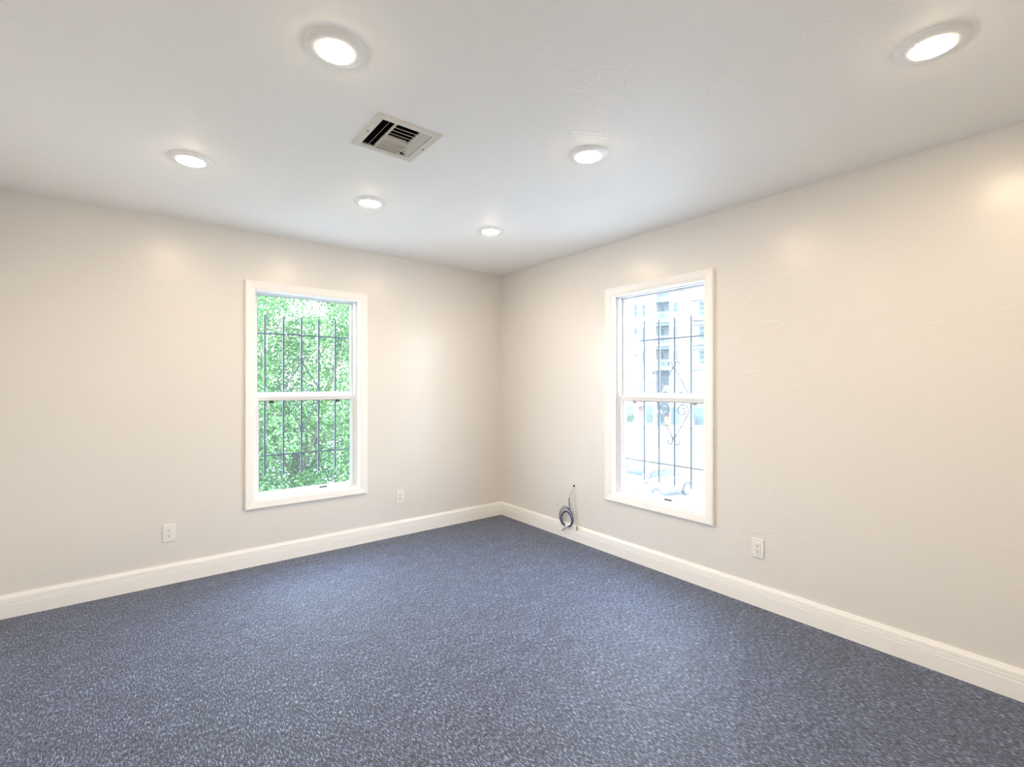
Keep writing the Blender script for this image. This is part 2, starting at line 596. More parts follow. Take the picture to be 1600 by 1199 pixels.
def make_window(name, loc, rz, g0, g1, glass, label, tabs, latch, tab_mat):
    root = empty(name, loc, rz)
    tag(root, label, 'window', kind='structure')
    casing(root)
    MB().ring((-OPEN - 0.004, OPEN + 0.004, WZ0 - 0.004, WZ1 + 0.004), (-OPEN, OPEN, WZ0, WZ1), -0.001, T).build('jamb', M_TRIM, root)
    f0, f1 = g0 - 0.020, g1 + 0.020
    MB().ring((-OPEN, OPEN, WZ0, WZ1), (f0, f1, WZ0 + 0.010, WZ1 - 0.006), 0.046, 0.118).build('window_frame', M_VINYL, root, bevel=0.0015)
    # upper sash: further out
    up_ = MB().ring((f0 + 0.001, f1 - 0.001, 1.214, WZ1 - 0.007), (g0, g1, 1.266, WZ1 - 0.014), 0.084, 0.110).build('upper_sash', M_VINYL, root, bevel=0.002)
    MB().box((g0, 0.095, 1.266), (g1, 0.098, WZ1 - 0.014)).build('glass_pane', glass, up_)
    MB().ring((g0, g1, 1.266, WZ1 - 0.014), (g0 + 0.004, g1 - 0.004, 1.269, WZ1 - 0.017), 0.0925, 0.0950).build('glazing_seal', M_ALU, up_)
    # lower sash: towards the room
    lo_ = MB().ring((f0 + 0.001, f1 - 0.001, 0.4925, 1.238), (g0 + 0.004, g1 - 0.004, 0.520, 1.204), 0.050, 0.080).build('lower_sash', M_VINYL, root, bevel=0.002)
    MB().box((g0 + 0.004, 0.064, 0.520), (g1 - 0.004, 0.067, 1.204)).build('glass_pane', glass, lo_)
    MB().ring((g0 + 0.004, g1 - 0.004, 0.520, 1.204), (g0 + 0.009, g1 - 0.008, 0.523, 1.199), 0.0600, 0.0640).build('glazing_seal', M_ALU, lo_)
    MB().box((f0 + 0.012, 0.0475, 1.2225), (f1 - 0.012, 0.0500, 1.2345)).build('meeting_rail_lip', M_VINYL, lo_, bevel=0.001)
    for u in tabs:
        MB().box((u - 0.016, 0.0535, 1.1855), (u + 0.016, 0.0600, 1.2010)).build('tilt_latch', tab_mat, lo_, bevel=0.0015)
    for u in (-0.22, 0.20):
        MB().box((u - 0.030, 0.053, 1.2375), (u + 0.030, 0.078, 1.2440)).box((u - 0.012, 0.060, 1.2440), (u + 0.018, 0.070, 1.2500)).build('sash_lock', M_VINYL, lo_, bevel=0.002)
    a, c = latch
    MB().box((a, 0.0435, 0.5000), (c, 0.0500, 0.5040)).build('lift_rail', M_VINYL, lo_, bevel=0.001)
    MB().box((c - 0.004, 0.0465, 0.4990), (c + 0.056, 0.0500, 0.5075)).build('latch_slot', M_BLACK, lo_, bevel=0.001)
    return root


make_window('window_1', (WB, 0, 0), 0.0, -0.358, 0.342, M_GLASS_A,
            'white framed sash window with green leaves behind it, left of the room corner',
            (-0.268, 0.229), (-0.010, 0.085), M_BLACK)
make_window('window_2', (0, WR, 0), R(-90), -0.341, 0.349, M_GLASS_B,
            'white framed sash window with a street and buildings behind it, right of the room corner',
            (-0.219, 0.282), (-0.055, 0.050), M_ALU)


# ------------------------------------------------------------------ window grilles (outside the glass)
def arc(cx, cz, r0, r1, a0, a1, n):
    return [(cx + (r0 + (r1 - r0) * i / n) * math.cos(a0 + (a1 - a0) * i / n),
             cz + (r0 + (r1 - r0) * i / n) * math.sin(a0 + (a1 - a0) * i / n)) for i in range(n + 1)]


def make_grille(loc, rz, uc, step, zb, zt, c0, c1, zc, label):
    root = empty('window_grille', loc, rz)
    tag(root, label, 'window grille', 'iron grilles outside the windows')
    y = 0.20
    for k in range(-2, 3):
        u = uc + k * step
        MB().box((u - 0.007, y - 0.006, zb), (u + 0.007, y + 0.006, zt)).build('vertical_bar', M_IRON, root, bevel=0.001, seg=1)
    for z in (c0, c1):
        m = MB().box((uc - 0.44, y - 0.011, z - 0.006), (uc + 0.44, y - 0.0055, z + 0.006))
        for s in (-1, 1):
            m.box((uc + s * 0.44 - 0.006, T - y + y - 0.005, z - 0.006), (uc + s * 0.44 + 0.006, y - 0.0055, z + 0.006))
        m.build('cross_bar', M_IRON, root)
    # four wrought scrolls: a hook at the diamond's tip, a straight flank, a volute
    for sx_ in (-1, 1):
        for sz in (-1, 1):
            p = []
            hook = arc(0.033, 0.287, 0.012, 0.024, -1.2, 3.9, 12)     # free curl beside the tip
            p += hook
            p += [(0.008, 0.262), (0.030, 0.222), (0.062, 0.168), (0.094, 0.114), (0.116, 0.080)]
            p += arc(0.072, 0.052, 0.052, 0.014, 0.35, 0.35 - 2 * math.pi * 1.35, 26)
            pts = [(uc + sx_ * q[0], y - 0.014, zc + sz * q[1]) for q in p]
            MB().tube(pts, 0.0042, 6).build('scroll', M_IRON, root, smooth=True)
    for z in (zc + 0.262, zc - 0.262):
        MB().box((uc - 0.009, y - 0.016, z - 0.012), (uc + 0.009, y + 0.008, z + 0.012)).build('collar', M_IRON, root, bevel=0.002, seg=1)
    return root


make_grille((WB, 0, 0), 0.0, -0.0155, 0.1350, 0.612, 1.869, 0.771, 1.722, 1.242,
            'dark iron scrollwork grille in front of the green tree, left window')
make_grille((0, WR, 0), R(-90), 0.0335, 0.1342, 0.578, 1.825, 0.728, 1.672, 1.190,
            'iron scrollwork grille in front of the street view, right window')


# ------------------------------------------------------------------ ceiling lights
def make_light():
    root = empty('recessed_light')
    MB().lathe([(0.097, 0.0), (0.0965, -0.003), (0.092, -0.0055), (0.066, -0.011), (0.0605, -0.0115), (0.0595, -0.009), (0.0595, 0.0)], 48)\
        .build('trim_ring', M_TRIM, root, smooth=True)
    MB().lathe([(0.0590, -0.0005), (0.0590, -0.0124), (0.052, -0.0148), (0.040, -0.0166), (0.022, -0.0177), (0.006, -0.0180)], 32)\
        .build('lens', M_LENS, root, smooth=True)
    return root


lights = [(-0.925, -1.095, 'small lit ceiling light nearest the corner of the room'),
          (-1.820, -1.085, 'lit ceiling light above the window with the tree'),
          (-2.727, -1.075, 'lit ceiling light furthest to the left'),
          (-1.221, -2.321, 'lit ceiling light to the right of the air vent'),
          (-2.421, -2.309, 'large lit ceiling light nearest to the left of the air vent'),
          (-0.900, -3.532, 'large lit ceiling light close to the right-hand wall'),
          (-1.820, -3.540, 'lit ceiling light overhead, out of view above the camera'),
          (-2.720, -3.540, 'lit ceiling light overhead, just behind the camera')]
proto = None
for x, y, lab in lights:
    o = proto = make_light() if proto is None else proto
    if (x, y) != lights[0][:2]:
        o = copy_tree(proto)
    o.location = (x, y, H)
    tag(o, lab, 'ceiling light', 'recessed ceiling lights')

# ------------------------------------------------------------------ air vent
root = empty('air_vent', (VENT[0], VENT[1], H))
tag(root, 'square cream louvred air vent in the ceiling between the lights', 'air vent')
ox, oy = 0.150, 0.158
ix, iy = VO[0] - 0.003, VO[1] - 0.003
b = MB()
prof = [(0.0, -0.0005), (0.0, -0.004), (0.008, -0.008), (0.030, -0.006), (0.035, -0.004), (0.035, 0.004)]   # inwards from the outer edge
k = len(prof)
cs = [(-1, -1), (1, -1), (1, 1), (-1, 1)]
vs = []
for sx_, sy in cs:
    for d, z in prof:
        fx, fy = ox - d * (ox - ix) / 0.035, oy - d * (oy - iy) / 0.035
        vs.append((sx_ * fx, sy * fy, z))
fs = []
for c in range(4):
    for i in range(k - 1):
        n2 = (c + 1) % 4
        fs.append((c * k + i, c * k + i + 1, n2 * k + i + 1, n2 * k + i))
b.add(vs, fs).build('vent_frame', M_VENT, root)
d = MB()
d.add([(-ix, -iy, 0.002), (ix, -iy, 0.002), (ix, iy, 0.002), (-ix, iy, 0.002), (-ix, -iy, 0.15), (ix, -iy, 0.15), (ix, iy, 0.15), (-ix, iy, 0.15)],
      [(4, 5, 6, 7), (0, 1, 5, 4), (1, 2, 6, 5), (2, 3, 7, 6), (3, 0, 4, 7)]).build('duct_box', M_DUCT, root)


def slat(p0, p1, w_, tilt, t_=0.0012, lip=0.0):
    """thin blade from p0 to p1 whose width runs along 'tilt' (a unit vector)"""
    p0, p1, t = Vector(p0), Vector(p1), Vector(tilt).normalized()
    nn = (p1 - p0).normalized().cross(t) * t_ / 2
    a = [p0 + nn, p1 + nn, p1 + t * w_ + nn, p0 + t * w_ + nn, p0 - nn, p1 - nn, p1 + t * w_ - nn, p0 + t * w_ - nn]
    m_ = MB().add(a, [(0, 1, 2, 3), (7, 6, 5, 4), (0, 4, 5, 1), (1, 5, 6, 2), (2, 6, 7, 3), (3, 7, 4, 0)])
    if lip:
        m_.box((p0.x, p0.y - 0.0010, p0.z - lip), (p1.x, p0.y + 0.0016, p0.z))
    m_.build('slat', M_VENT, root)


XL, XR = -0.052, 0.062
for x in (XL, XR):
    MB().box((x - 0.002, -iy, -0.004), (x + 0.002, iy, 0.008)).build('divider', M_VENT, root)
slat((XL - 0.032, -iy, -0.002), (XL - 0.032, iy, -0.002), 0.026, (0.60, 0, 0.80))
slat((ix - 0.004, -iy, -0.004), (ix - 0.004, iy, -0.004), 0.046, (-0.85, 0, 0.52))
ys = [-0.094, -0.066, -0.038, -0.010]
for yy in ys:
    slat((XL + 0.003, yy, -0.003), (XR - 0.003, yy, -0.003), 0.030, (0, 0.88, 0.475), 0.0022)
for yy in (0.026, 0.054, 0.082, 0.110):
    slat((XL + 0.003, yy, -0.001), (XR - 0.003, yy, -0.001), 0.021, (0, -0.50, 0.87), 0.0012, 0.0045)
for x in (-0.133, 0.133):
    MB().lathe([(0.0045, -0.0055), (0.0045, -0.0080), (0.002, -0.0088)], 12, (x, 0, 0)).build('screw', M_SLOT, root)


# ------------------------------------------------------------------ outlets
def make_outlet():
    root = empty('wall_outlet')
    pl = MB()
    pl.prism([(-0.035, -0.0575), (0.035, -0.0575), (0.035, 0.0575), (-0.035, 0.0575)], 0.0, -0.0065)
    pl.build('cover_plate', M_PLATE, root, bevel=0.003)
    rc = MB().box((-0.0168, -0.0066, -0.034), (0.0168, -0.0090, 0.034)).build('receptacle', M_PLATE, root, bevel=0.001)
    for z in (0.0185, -0.0145):
        MB().box((-0.0075, -0.0088, z - 0.002), (-0.0050, -0.0094, z + 0.0070)).build('slot', M_SLOT, rc)
        MB().box((0.0050, -0.0088, z - 0.001), (0.0073, -0.0094, z + 0.0060)).build('slot', M_SLOT, rc)
        MB().lathe([(0.0032, -0.0088), (0.0032, -0.0094)], 12, (0, 0, z - 0.0085), axis='y').build('ground_hole', M_SLOT, rc)
    for z in (0.0475, -0.0475):
        MB().lathe([(0.0028, -0.0066), (0.0028, -0.0074)], 12, (0, 0, z), axis='y').build('screw', M_PLATE, root)
    return root


o1 = make_outlet()
o1.location = (-2.765, 0, 0.339)
tag(o1, 'white duplex outlet on the wall to the left of the tree window', 'outlet', 'wall outlets')
o2 = copy_tree(o1)
o2.location = (-1.117, 0, 0.341)
tag(o2, 'white duplex outlet between the tree window and the room corner', 'outlet', 'wall outlets')
o3 = copy_tree(o1)
o3.location = (0, -2.565, 0.347)
o3.rotation_euler = (0, 0, R(-90))
tag(o3, 'duplex outlet on the right-hand wall below the street window', 'outlet', 'wall outlets')


# ------------------------------------------------------------------ cables at the foot of the right-hand wall
def catmull(pts, n=8):
    pts = [Vector(p) for p in pts]
    P = [pts[0]] + pts + [pts[-1]]
    out = []
    for i in range(1, len(P) - 2):
        for k in range(n):
            t = k / n
            a, b_, c, d_ = P[i - 1], P[i], P[i + 1], P[i + 2]
            out.append(0.5 * ((2 * b_) + (c - a) * t + (2 * a - 5 * b_ + 4 * c - d_) * t * t + (3 * b_ - a - 3 * c + d_) * t ** 3))
    out.append(pts[-1])
    return out


MB().lathe([(0.0115, -0.0002), (0.0115, -0.0010), (0.0105, -0.0012)], 16, (0, 0, 0), axis='y')\
    .build('cable_hole', M_DUCT, wall_right, loc=(0, -1.029, 0.460), rot=(0, 0, R(-90)))

root = empty('network_cable', (-0.02, -0.97, 0.10))
tag(root, 'dark blue network cable wound in a coil, hanging from a hole in the right-hand wall', 'cable')
base = Vector(root.location)


def rel(pts):
    return [Vector(p) - base for p in pts]


upper = catmull([(-0.001, -1.029, 0.452), (-0.012, -1.022, 0.436), (-0.018, -1.000, 0.395), (-0.016, -0.984, 0.345)], 8)
MB().tube(rel(upper), 0.0030, 8).build('stripped_end', M_COAX, root, smooth=True)
lead = catmull([(-0.0165, -0.987, 0.354), (-0.016, -0.984, 0.340), (-0.014, -0.986, 0.300),
                (-0.018, -0.996, 0.262), (-0.024, -1.018, 0.232), (-0.030, -1.044, 0.212)], 8)
MB().tube(rel(lead), 0.0036, 8).build('lead', M_BLUE, root, smooth=True)
cy, cz = -0.968, 0.184
random.seed(5)
loops = []
for kk, (ry, rz, dx, oy_, oz) in enumerate(((0.076, 0.079, 0.0, 0.0, 0.0), (0.067, 0.066, 0.006, -0.004, -0.010), (0.063, 0.062, 0.011, -0.005, -0.009),
                                            (0.082, 0.086, 0.004, 0.004, 0.006), (0.061, 0.059, 0.004, -0.007, -0.011))):
    n = 40
    pts = []
    for i in range(n + 1):
        a = math.pi * 0.15 + 2 * math.pi * i / n
        z = cz + oz + rz * math.sin(a)
        pts.append((-0.026 - dx, cy + oy_ - ry * math.cos(a) + 0.004 * math.sin(2 * a), z))
    MB().tube(rel(pts), 0.0033, 8).build('coil_loop', M_BLUE, root, smooth=True)
tail = catmull([(-0.034, -0.985, 0.112), (-0.036, -0.966, 0.098), (-0.036, -0.950, 0.084), (-0.034, -0.936, 0.074)], 8)
MB().tube(rel(tail), 0.0034, 8).build('tail', M_BLUE, root, smooth=True)
MB().tube(rel([(-0.034, -0.938, 0.076), (-0.034, -0.920, 0.062)]), 0.0055, 8).build('plug', M_BRASS, root)
MB().lathe([(0.0035, -0.016), (0.0115, -0.014), (0.0115, 0.014), (0.0035, 0.016)], 12).build('tie', M_TIE, root, loc=tuple(Vector((-0.032, -0.976, 0.110)) - base), rot=(R(90), 0, 0))

root = empty('coaxial_cable', (-0.02, -1.05, 0.15))
tag(root, 'thin cream cable hanging straight from the hole, beside the blue coil', 'cable')
base = Vector(root.location)
pts = catmull([(-0.002, -1.031, 0.455), (-0.012, -1.036, 0.430), (-0.012, -1.044, 0.360), (-0.010, -1.054, 0.270), (-0.012, -1.066, 0.200),
               (-0.020, -1.078, 0.152), (-0.024, -1.084, 0.128)], 8)
MB().tube(rel(pts), 0.0033, 8).build('jacket', M_COAX, root, smooth=True)
MB().tube(rel([(-0.024, -1.083, 0.134), (-0.025, -1.087, 0.100)]), 0.0055, 10).build('connector', M_BRASS, root, smooth=True)

# ------------------------------------------------------------------ outside: ground and street
G = -4.73
m = MB().add([(-150, -150, G - 0.02), (260, -150, G - 0.02), (260, 260, G - 0.02), (-150, 260, G - 0.02)], [(0, 1, 2, 3)])
tag(m.build('ground', M_GROUND), 'pale concrete lot and pavement seen through the street window', 'ground', kind='structure')
BU, BN = Vector((0.3995, -0.9168, 0)), Vector((-0.9168, -0.3995, 0))
F0 = Vector((53.7, 39.4, G))
BROT = math.atan2(BU.y, BU.x)
street = MB().box((-60, -22, -0.015), (60, -9.0, 0.0)).build('street', M_ROAD, loc=F0, rot=(0, 0, BROT))
tag(street, 'wide asphalt street in front of the white apartment block', 'street', kind='structure')
for k in range(14):
    x = -20 + k * 3.2
    MB().box((x, -15.1, 0.0), (x + 1.6, -14.95, 0.004)).build('lane_dash', M_ROADPAINT, street)
for k in range(9):
    MB().box((-9.0 + k * 1.0, -21.5, 0.0), (-8.5 + k * 1.0, -17.5, 0.004)).build('crosswalk_bar', M_ROADPAINT, street)
kb = MB().box((-60, -9.0, -0.02), (60, -8.7, 0.14)).box((-60, -22.3, -0.02), (60, -22.0, 0.14))
tag(kb.build('curb', M_GROUND, loc=F0, rot=(0, 0, BROT)), 'low concrete curbs along both sides of the street', 'curb', kind='structure')

# ------------------------------------------------------------------ outside: white apartment block across the street
blk = empty('apartment_building', F0, BROT)
tag(blk, 'white apartment block with balconies and shopfronts across the street', 'building')


def wallbox(x0, x1, y0, y1, z0, z1, m_=M_STUCCO, name='wall', bev=0.0):
    return MB().box((x0, y0, z0), (x1, y1, z1)).build(name, m_, blk, bevel=bev, seg=1)


def bwin(x0, x1, z0, z1, y=0.0, bars=1):
    fr = MB().ring((x0, x1, z0, z1), (x0 + 0.07, x1 - 0.07, z0 + 0.07, z1 - 0.07), y - 0.06, y + 0.03)
    for i in range(bars):
        zz = z0 + (z1 - z0) * (i + 1) / (bars + 1)
        fr.box((x0 + 0.07, y - 0.05, zz - 0.03), (x1 - 0.07, y + 0.02, zz + 0.03))
    fo = fr.build('window', M_WINFRAME, blk)
    MB().box((x0 + 0.07, y - 0.02, z0 + 0.07), (x1 - 0.07, y, z1 - 0.07)).build('pane', M_PANE, fo)
    MB().box((x0 - 0.1, y - 0.16, z0 - 0.14), (x1 + 0.1, y, z0)).build('sill', M_STUCCO, fo)


TOP = 21.5
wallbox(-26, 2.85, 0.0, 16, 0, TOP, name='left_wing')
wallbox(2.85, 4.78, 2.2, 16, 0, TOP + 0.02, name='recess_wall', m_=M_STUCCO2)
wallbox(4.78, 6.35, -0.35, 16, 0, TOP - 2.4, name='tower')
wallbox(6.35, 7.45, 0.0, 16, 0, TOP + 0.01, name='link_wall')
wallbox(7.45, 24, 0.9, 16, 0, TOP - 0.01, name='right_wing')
wallbox(4.60, 6.55, -0.55, 1.6, TOP - 2.6, TOP - 2.2, name='tower_cap', m_=M_STUCCO2)
MB().box((-26.3, -0.3, TOP), (24.3, 16.2, TOP + 0.5)).build('parapet', M_STUCCO, blk)
FL = [17.40, 14.05, 10.72]
for zi, zt_ in enumerate(FL):
    for x in (-12.3, -8.6, -7.2, -3.6):
        bwin(x, x + 0.62, zt_ - 1.75, zt_)
    bwin(-0.28, 0.36, zt_ - 1.75, zt_)
    bwin(0.92, 1.48, zt_ - 1.75, zt_ + 0.05)
    # balcony bay
    wallbox(2.60, 5.20, -0.9, 2.2, zt_ - 2.75, zt_ - 2.45, name='balcony_slab', m_=M_STUCCO)
    wallbox(2.85, 4.78, 0.0, 2.2, zt_ + 0.22, zt_ + 0.55, name='lintel', m_=M_STUCCO2)
    rl = MB().box((2.62, -0.88, zt_ - 1.40), (5.0, -0.82, zt_ - 1.33)).box((2.62, -0.88, zt_ - 2.38), (5.0, -0.82, zt_ - 2.32))
    for i in range(25):
        x = 2.64 + i * 0.097
        rl.box((x, -0.87, zt_ - 2.45), (x + 0.025, -0.84, zt_ - 1.35))
    rl.build('balcony_railing', M_RAIL, blk)
    bwin(3.10, 3.66, zt_ - 2.1, zt_, 2.18)
    bwin(4.16, 4.72, zt_ - 2.1, zt_, 2.18)
    bwin(5.24, 5.96, zt_ - 1.5, zt_ - 0.05, -0.37)
    # right wing
    wallbox(7.60, 12.2, -0.3, 0.9, zt_ - 2.70, zt_ - 2.45, name='balcony_slab', m_=M_STUCCO)
    wallbox(7.62, 12.2, 0.2, 0.9, zt_ + 0.10, zt_ + 0.55, name='lintel', m_=M_STUCCO2)
    rl = MB().box((7.62, -0.28, zt_ - 1.45), (12.2, -0.22, zt_ - 1.38)).box((7.62, -0.28, zt_ - 2.38), (12.2, -0.22, zt_ - 2.32))
    for i in range(30):
        x = 7.64 + i * 0.15
        rl.box((x, -0.27, zt_ - 2.45), (x + 0.03, -0.24, zt_ - 1.40))
    rl.build('balcony_railing', M_RAIL, blk)
    bwin(8.50, 9.70, zt_ - 2.0, zt_ - 0.05, 0.88, 2)
    bwin(10.4, 11.4, zt_ - 2.0, zt_ - 0.05, 0.88, 2)
# storefront floors
wallbox(-9.0, 0.96, -0.35, 0.0, 7.30, 7.58, name='sign_band', m_=M_SIGN)
wallbox(-9.0, -0.05, -0.9, 0.0, 5.80, 6.05, name='canopy', m_=M_TEAL)
wallbox(0.02, 0.86, -0.5, 0.0, 5.48, 5.98, name='hanging_sign', m_=M_TEAL)
wallbox(-1.46, -0.82, -0.3, 0.0, 4.55, 5.28, name='green_sign', m_=M_GREENSIGN)
wallbox(0.0, 0.95, -0.2, 0.0, 4.65, 5.05, name='name_board', m_=M_SIGN)
wallbox(2.62, 3.20, -1.1, -1.0, 7.75, 8.80, name='banner', m_=M_PURPLE)
wallbox(2.62, 3.20, -1.1, -1.0, 6.32, 7.40, name='banner', m_=M_PURPLE)
wallbox(2.55, 2.62, -1.1, 0.0, 6.2, 8.9, name='banner_pole', m_=M_STEEL)
MB().prism([(0.0, 3.55), (-1.1, 3.00), (-1.1, 2.86), (0.0, 2.95)], 0.02, 1.40, axis=0).build('red_awning', M_REDAWN, blk)
wallbox(0.45, 1.05, -0.08, 0.02, 0.1, 2.8, name='shop_door', m_=M_BROWN)
for x0, x1, z0, z1 in ((-6.5, -4.2, 0.5, 2.9), (-3.9, -1.6, 0.5, 2.9), (-1.3, -0.2, 0.3, 2.9), (-1.1, 0.6, 6.55, 7.0), (1.5, 2.6, 0.4, 2.9)):
    fo = MB().ring((x0, x1, z0, z1), (x0 + 0.08, x1 - 0.08, z0 + 0.08, z1 - 0.08), -0.10, 0.02).build('shop_window', M_WINFRAME, blk)
    MB().box((x0 + 0.08, -0.05, z0 + 0.08), (x1 - 0.08, -0.03, z1 - 0.08)).build('pane', M_SHOP, fo)
for x0, x1, y in ((2.95, 4.7, 2.18), (4.95, 6.2, -0.37), (7.7, 9.2, 0.88), (9.5, 11.5, 0.88)):
    for z0, z1 in ((0.3, 2.9), (4.3, 5.9)):
        fo = MB().ring((x0, x1, z0, z1), (x0 + 0.08, x1 - 0.08, z0 + 0.08, z1 - 0.08), y - 0.08, y + 0.02).build('shop_window', M_WINFRAME, blk)
        MB().box((x0 + 0.08, y - 0.04, z0 + 0.08), (x1 - 0.08, y - 0.02, z1 - 0.08)).build('pane', M_SHOP, fo)


# ------------------------------------------------------------------ outside: parked car (x forward)
def make_car():
    root = empty('car')
    # x, half width, sill z, belt z, roof z, roof half width
    st = [(-2.14, 0.66, 0.45, 0.86, 0.88, 0.58), (-2.10, 0.78, 0.36, 1.06, 1.09, 0.66), (-2.00, 0.86, 0.32, 1.17, 1.25, 0.66),
          (-1.85, 0.89, 0.30, 1.21, 1.46, 0.65), (-1.60, 0.90, 0.30, 1.21, 1.60, 0.66), (-1.10, 0.90, 0.30, 1.19, 1.69, 0.68),
          (-0.50, 0.90, 0.30, 1.17, 1.71, 0.69), (0.05, 0.90, 0.30, 1.15, 1.68, 0.69), (0.45, 0.90, 0.30, 1.13, 1.58, 0.68),
          (0.80, 0.90, 0.30, 1.11, 1.38, 0.68), (1.12, 0.89, 0.30, 1.08, 1.14, 0.70), (1.50, 0.88, 0.31, 1.02, 1.07, 0.66),
          (1.85, 0.85, 0.33, 0.92, 0.98, 0.62), (2.08, 0.77, 0.36, 0.78, 0.84, 0.56), (2.18, 0.66, 0.42, 0.64, 0.68, 0.48)]
    vs, fs = [], []
    for x, hw, z0, zb, zr, rw in st:
        half = [(hw * 0.92, z0), (hw * 0.99, z0 + 0.14), (hw, (z0 + zb) / 2), (hw * 0.96, zb), (rw + 0.04, zr - 0.06 if zr - zb > 0.15 else zr - (zr - zb) * 0.3), (rw * 0.8, zr), (rw * 0.3, zr + 0.015)]
        sec = [(-a, z) for a, z in half] + [(a, z) for a, z in reversed(half)]
        vs += [(x, a, z) for a, z in sec]
    n = 14
    for i in range(len(st) - 1):
        for j in range(n):
            fs.append((i * n + j, i * n + (j + 1) % n, (i + 1) * n + (j + 1) % n, (i + 1) * n + j))
    fs.append(tuple(range(n)))
    fs.append(tuple((len(st) - 1) * n + j for j in reversed(range(n))))
    MB().add(vs, fs).build('body', M_CARWHITE, root, smooth=True)

    def at(x):
        for a, c in zip(st, st[1:]):
            if a[0] <= x <= c[0]:
                t = (x - a[0]) / (c[0] - a[0])
                return [a[k] + (c[k] - a[k]) * t for k in range(6)]
    # side windows as bands over the tumblehome
    for s in (-1, 1):
        for x0, x1 in ((-1.88, -1.12), (-1.08, -0.16), (-0.12, 0.92)):
            vv, ff = [], []
            for i in range(25):
                x = x0 + (x1 - x0) * i / 24
                _, hw, z0, zb, zr, rw = at(x)
                zt = zr - 0.06 if zr - zb > 0.15 else zb + 0.03
                a0, a1 = hw * 0.96, rw + 0.04
                for t in (0.06, 0.90):
                    vv.append((x, s * (a0 + (a1 - a0) * t + 0.016), zb + (zt - zb) * t))
            for i in range(24):
                ff.append((2 * i, 2 * i + 1, 2 * i + 3, 2 * i + 2))
            MB().add(vv, ff).build('side_window', M_CARGLASS, root)
    for name, x0, x1 in (('windscreen', 0.52, 1.08), ('rear_window', -1.97, -1.64)):
        vv, ff = [], []
        for i in range(7):
            x = x0 + (x1 - x0) * i / 6
            _, hw, z0, zb, zr, rw = at(x)
            vv += [(x + (0.004 if x > 0 else -0.004), -rw * 0.82, zr + 0.008), (x, 0, zr + 0.026), (x, rw * 0.82, zr + 0.008)]
        for i in range(6):
            for j in (0, 1):
                ff.append((3 * i + j, 3 * i + j + 1, 3 * i + j + 4, 3 * i + j + 3))
        MB().add(vv, ff).build(name, M_CARGLASS, root)
    for x in (-1.33, 1.32):
        for s in (-1, 1):
            arch = [(x + 0.43 * math.cos(math.pi * i / 14), 0.34 + 0.43 * math.sin(math.pi * i / 14)) for i in range(15)]
            MB().prism(arch, s * 0.78, s * 0.908).build('wheel_arch', M_CLAD, root)
            wh = MB().lathe([(0.22, -0.10), (0.33, -0.11), (0.345, -0.06), (0.345, 0.06), (0.33, 0.11), (0.22, 0.10)], 28, axis='y')\
                .build('wheel', M_TYRE, root, smooth=True, loc=(x, s * 0.835, 0.345))
            MB().lathe([(0.225, -0.102), (0.225, 0.102)], 24, axis='y').build('hub_disc', M_CLAD, wh)
            sp = MB()
            for k in range(5):
                a = 2 * math.pi * k / 5 + 0.3
                c_, s_ = math.cos(a), math.sin(a)
                yy = s * 0.113
                sp.add([(c_ * 0.03 - s_ * 0.035, yy, s_ * 0.03 + c_ * 0.035), (c_ * 0.03 + s_ * 0.035, yy, s_ * 0.03 - c_ * 0.035),
                        (c_ * 0.22 + s_ * 0.05, yy, s_ * 0.22 - c_ * 0.05), (c_ * 0.22 - s_ * 0.05, yy, s_ * 0.22 + c_ * 0.05)], [(0, 1, 2, 3)])
            sp.lathe([(0.24, s * 0.104), (0.24, s * 0.114), (0.21, s * 0.114), (0.21, s * 0.104)], 24, axis='y')
            sp.build('rim', M_ALLOY, wh)
    for s in (-1, 1):
        MB().box((-0.92, s * 0.86, 0.28), (0.92, s * 0.912, 0.42)).build('sill_cladding', M_CLAD, root)
        MB().box((-2.10, s * 0.56, 1.00), (-1.84, s * 0.895, 1.11)).build('tail_lamp', M_REDLAMP, root, bevel=0.02)
        MB().box((1.72, s * 0.58, 0.74), (2.06, s * 0.875, 0.86)).build('headlamp', M_HEADLAMP, root, bevel=0.02)
        mr = MB().box((0.80, s * 0.86, 1.12), (0.96, s * 1.08, 1.26)).build('mirror', M_CARWHITE, root, bevel=0.03)
        for x in (-0.45, 0.55):
            MB().box((x, s * 0.885, 0.98), (x + 0.18, s * 0.915, 1.01)).build('door_handle', M_ALLOY, root)
    MB().box((-2.16, -0.72, 0.34), (-2.04, 0.72, 0.54)).build('rear_bumper', M_CLAD, root, bevel=0.03)
    MB().box((2.05, -0.62, 0.36), (2.20, 0.62, 0.52)).build('front_grille', M_CLAD, root, bevel=0.03)
    return root


car = make_car()
car.location = (19.46, 11.72, G - 0.01)
car.rotation_euler = (0, 0, R(-3))
tag(car, 'white parked car with dark windows below the street window', 'car')

# wheeled bin, sign post and pipe rail beside the car
root = empty('wheeled_bin', (21.0, 15.0, G - 0.02), R(20))
tag(root, 'blue wheeled bin standing behind the parked car', 'bin')
b = MB()
b.add([(-0.27, -0.28, 0.12), (0.27, -0.28, 0.12), (0.27, 0.28, 0.12), (-0.27, 0.28, 0.12),
       (-0.34, -0.36, 0.98), (0.34, -0.36, 0.98), (0.34, 0.36, 0.98), (-0.34, 0.36, 0.98)],
      [(3, 2, 1, 0), (4, 5, 6, 7), (0, 1, 5, 4), (1, 2, 6, 5), (2, 3, 7, 6), (3, 0, 4, 7)])
b.build('bin_body', M_BIN, root, bevel=0.04)
MB().prism([(-0.37, 0.98), (0.37, 0.98), (0.35, 1.06), (0.0, 1.12), (-0.35, 1.06)], -0.40, 0.38).build('lid', M_BIN, root, bevel=0.02)
MB().tube([(-0.25, 0.42, 1.0), (0.25, 0.42, 1.0)], 0.02, 8).build('handle', M_BIN, root)
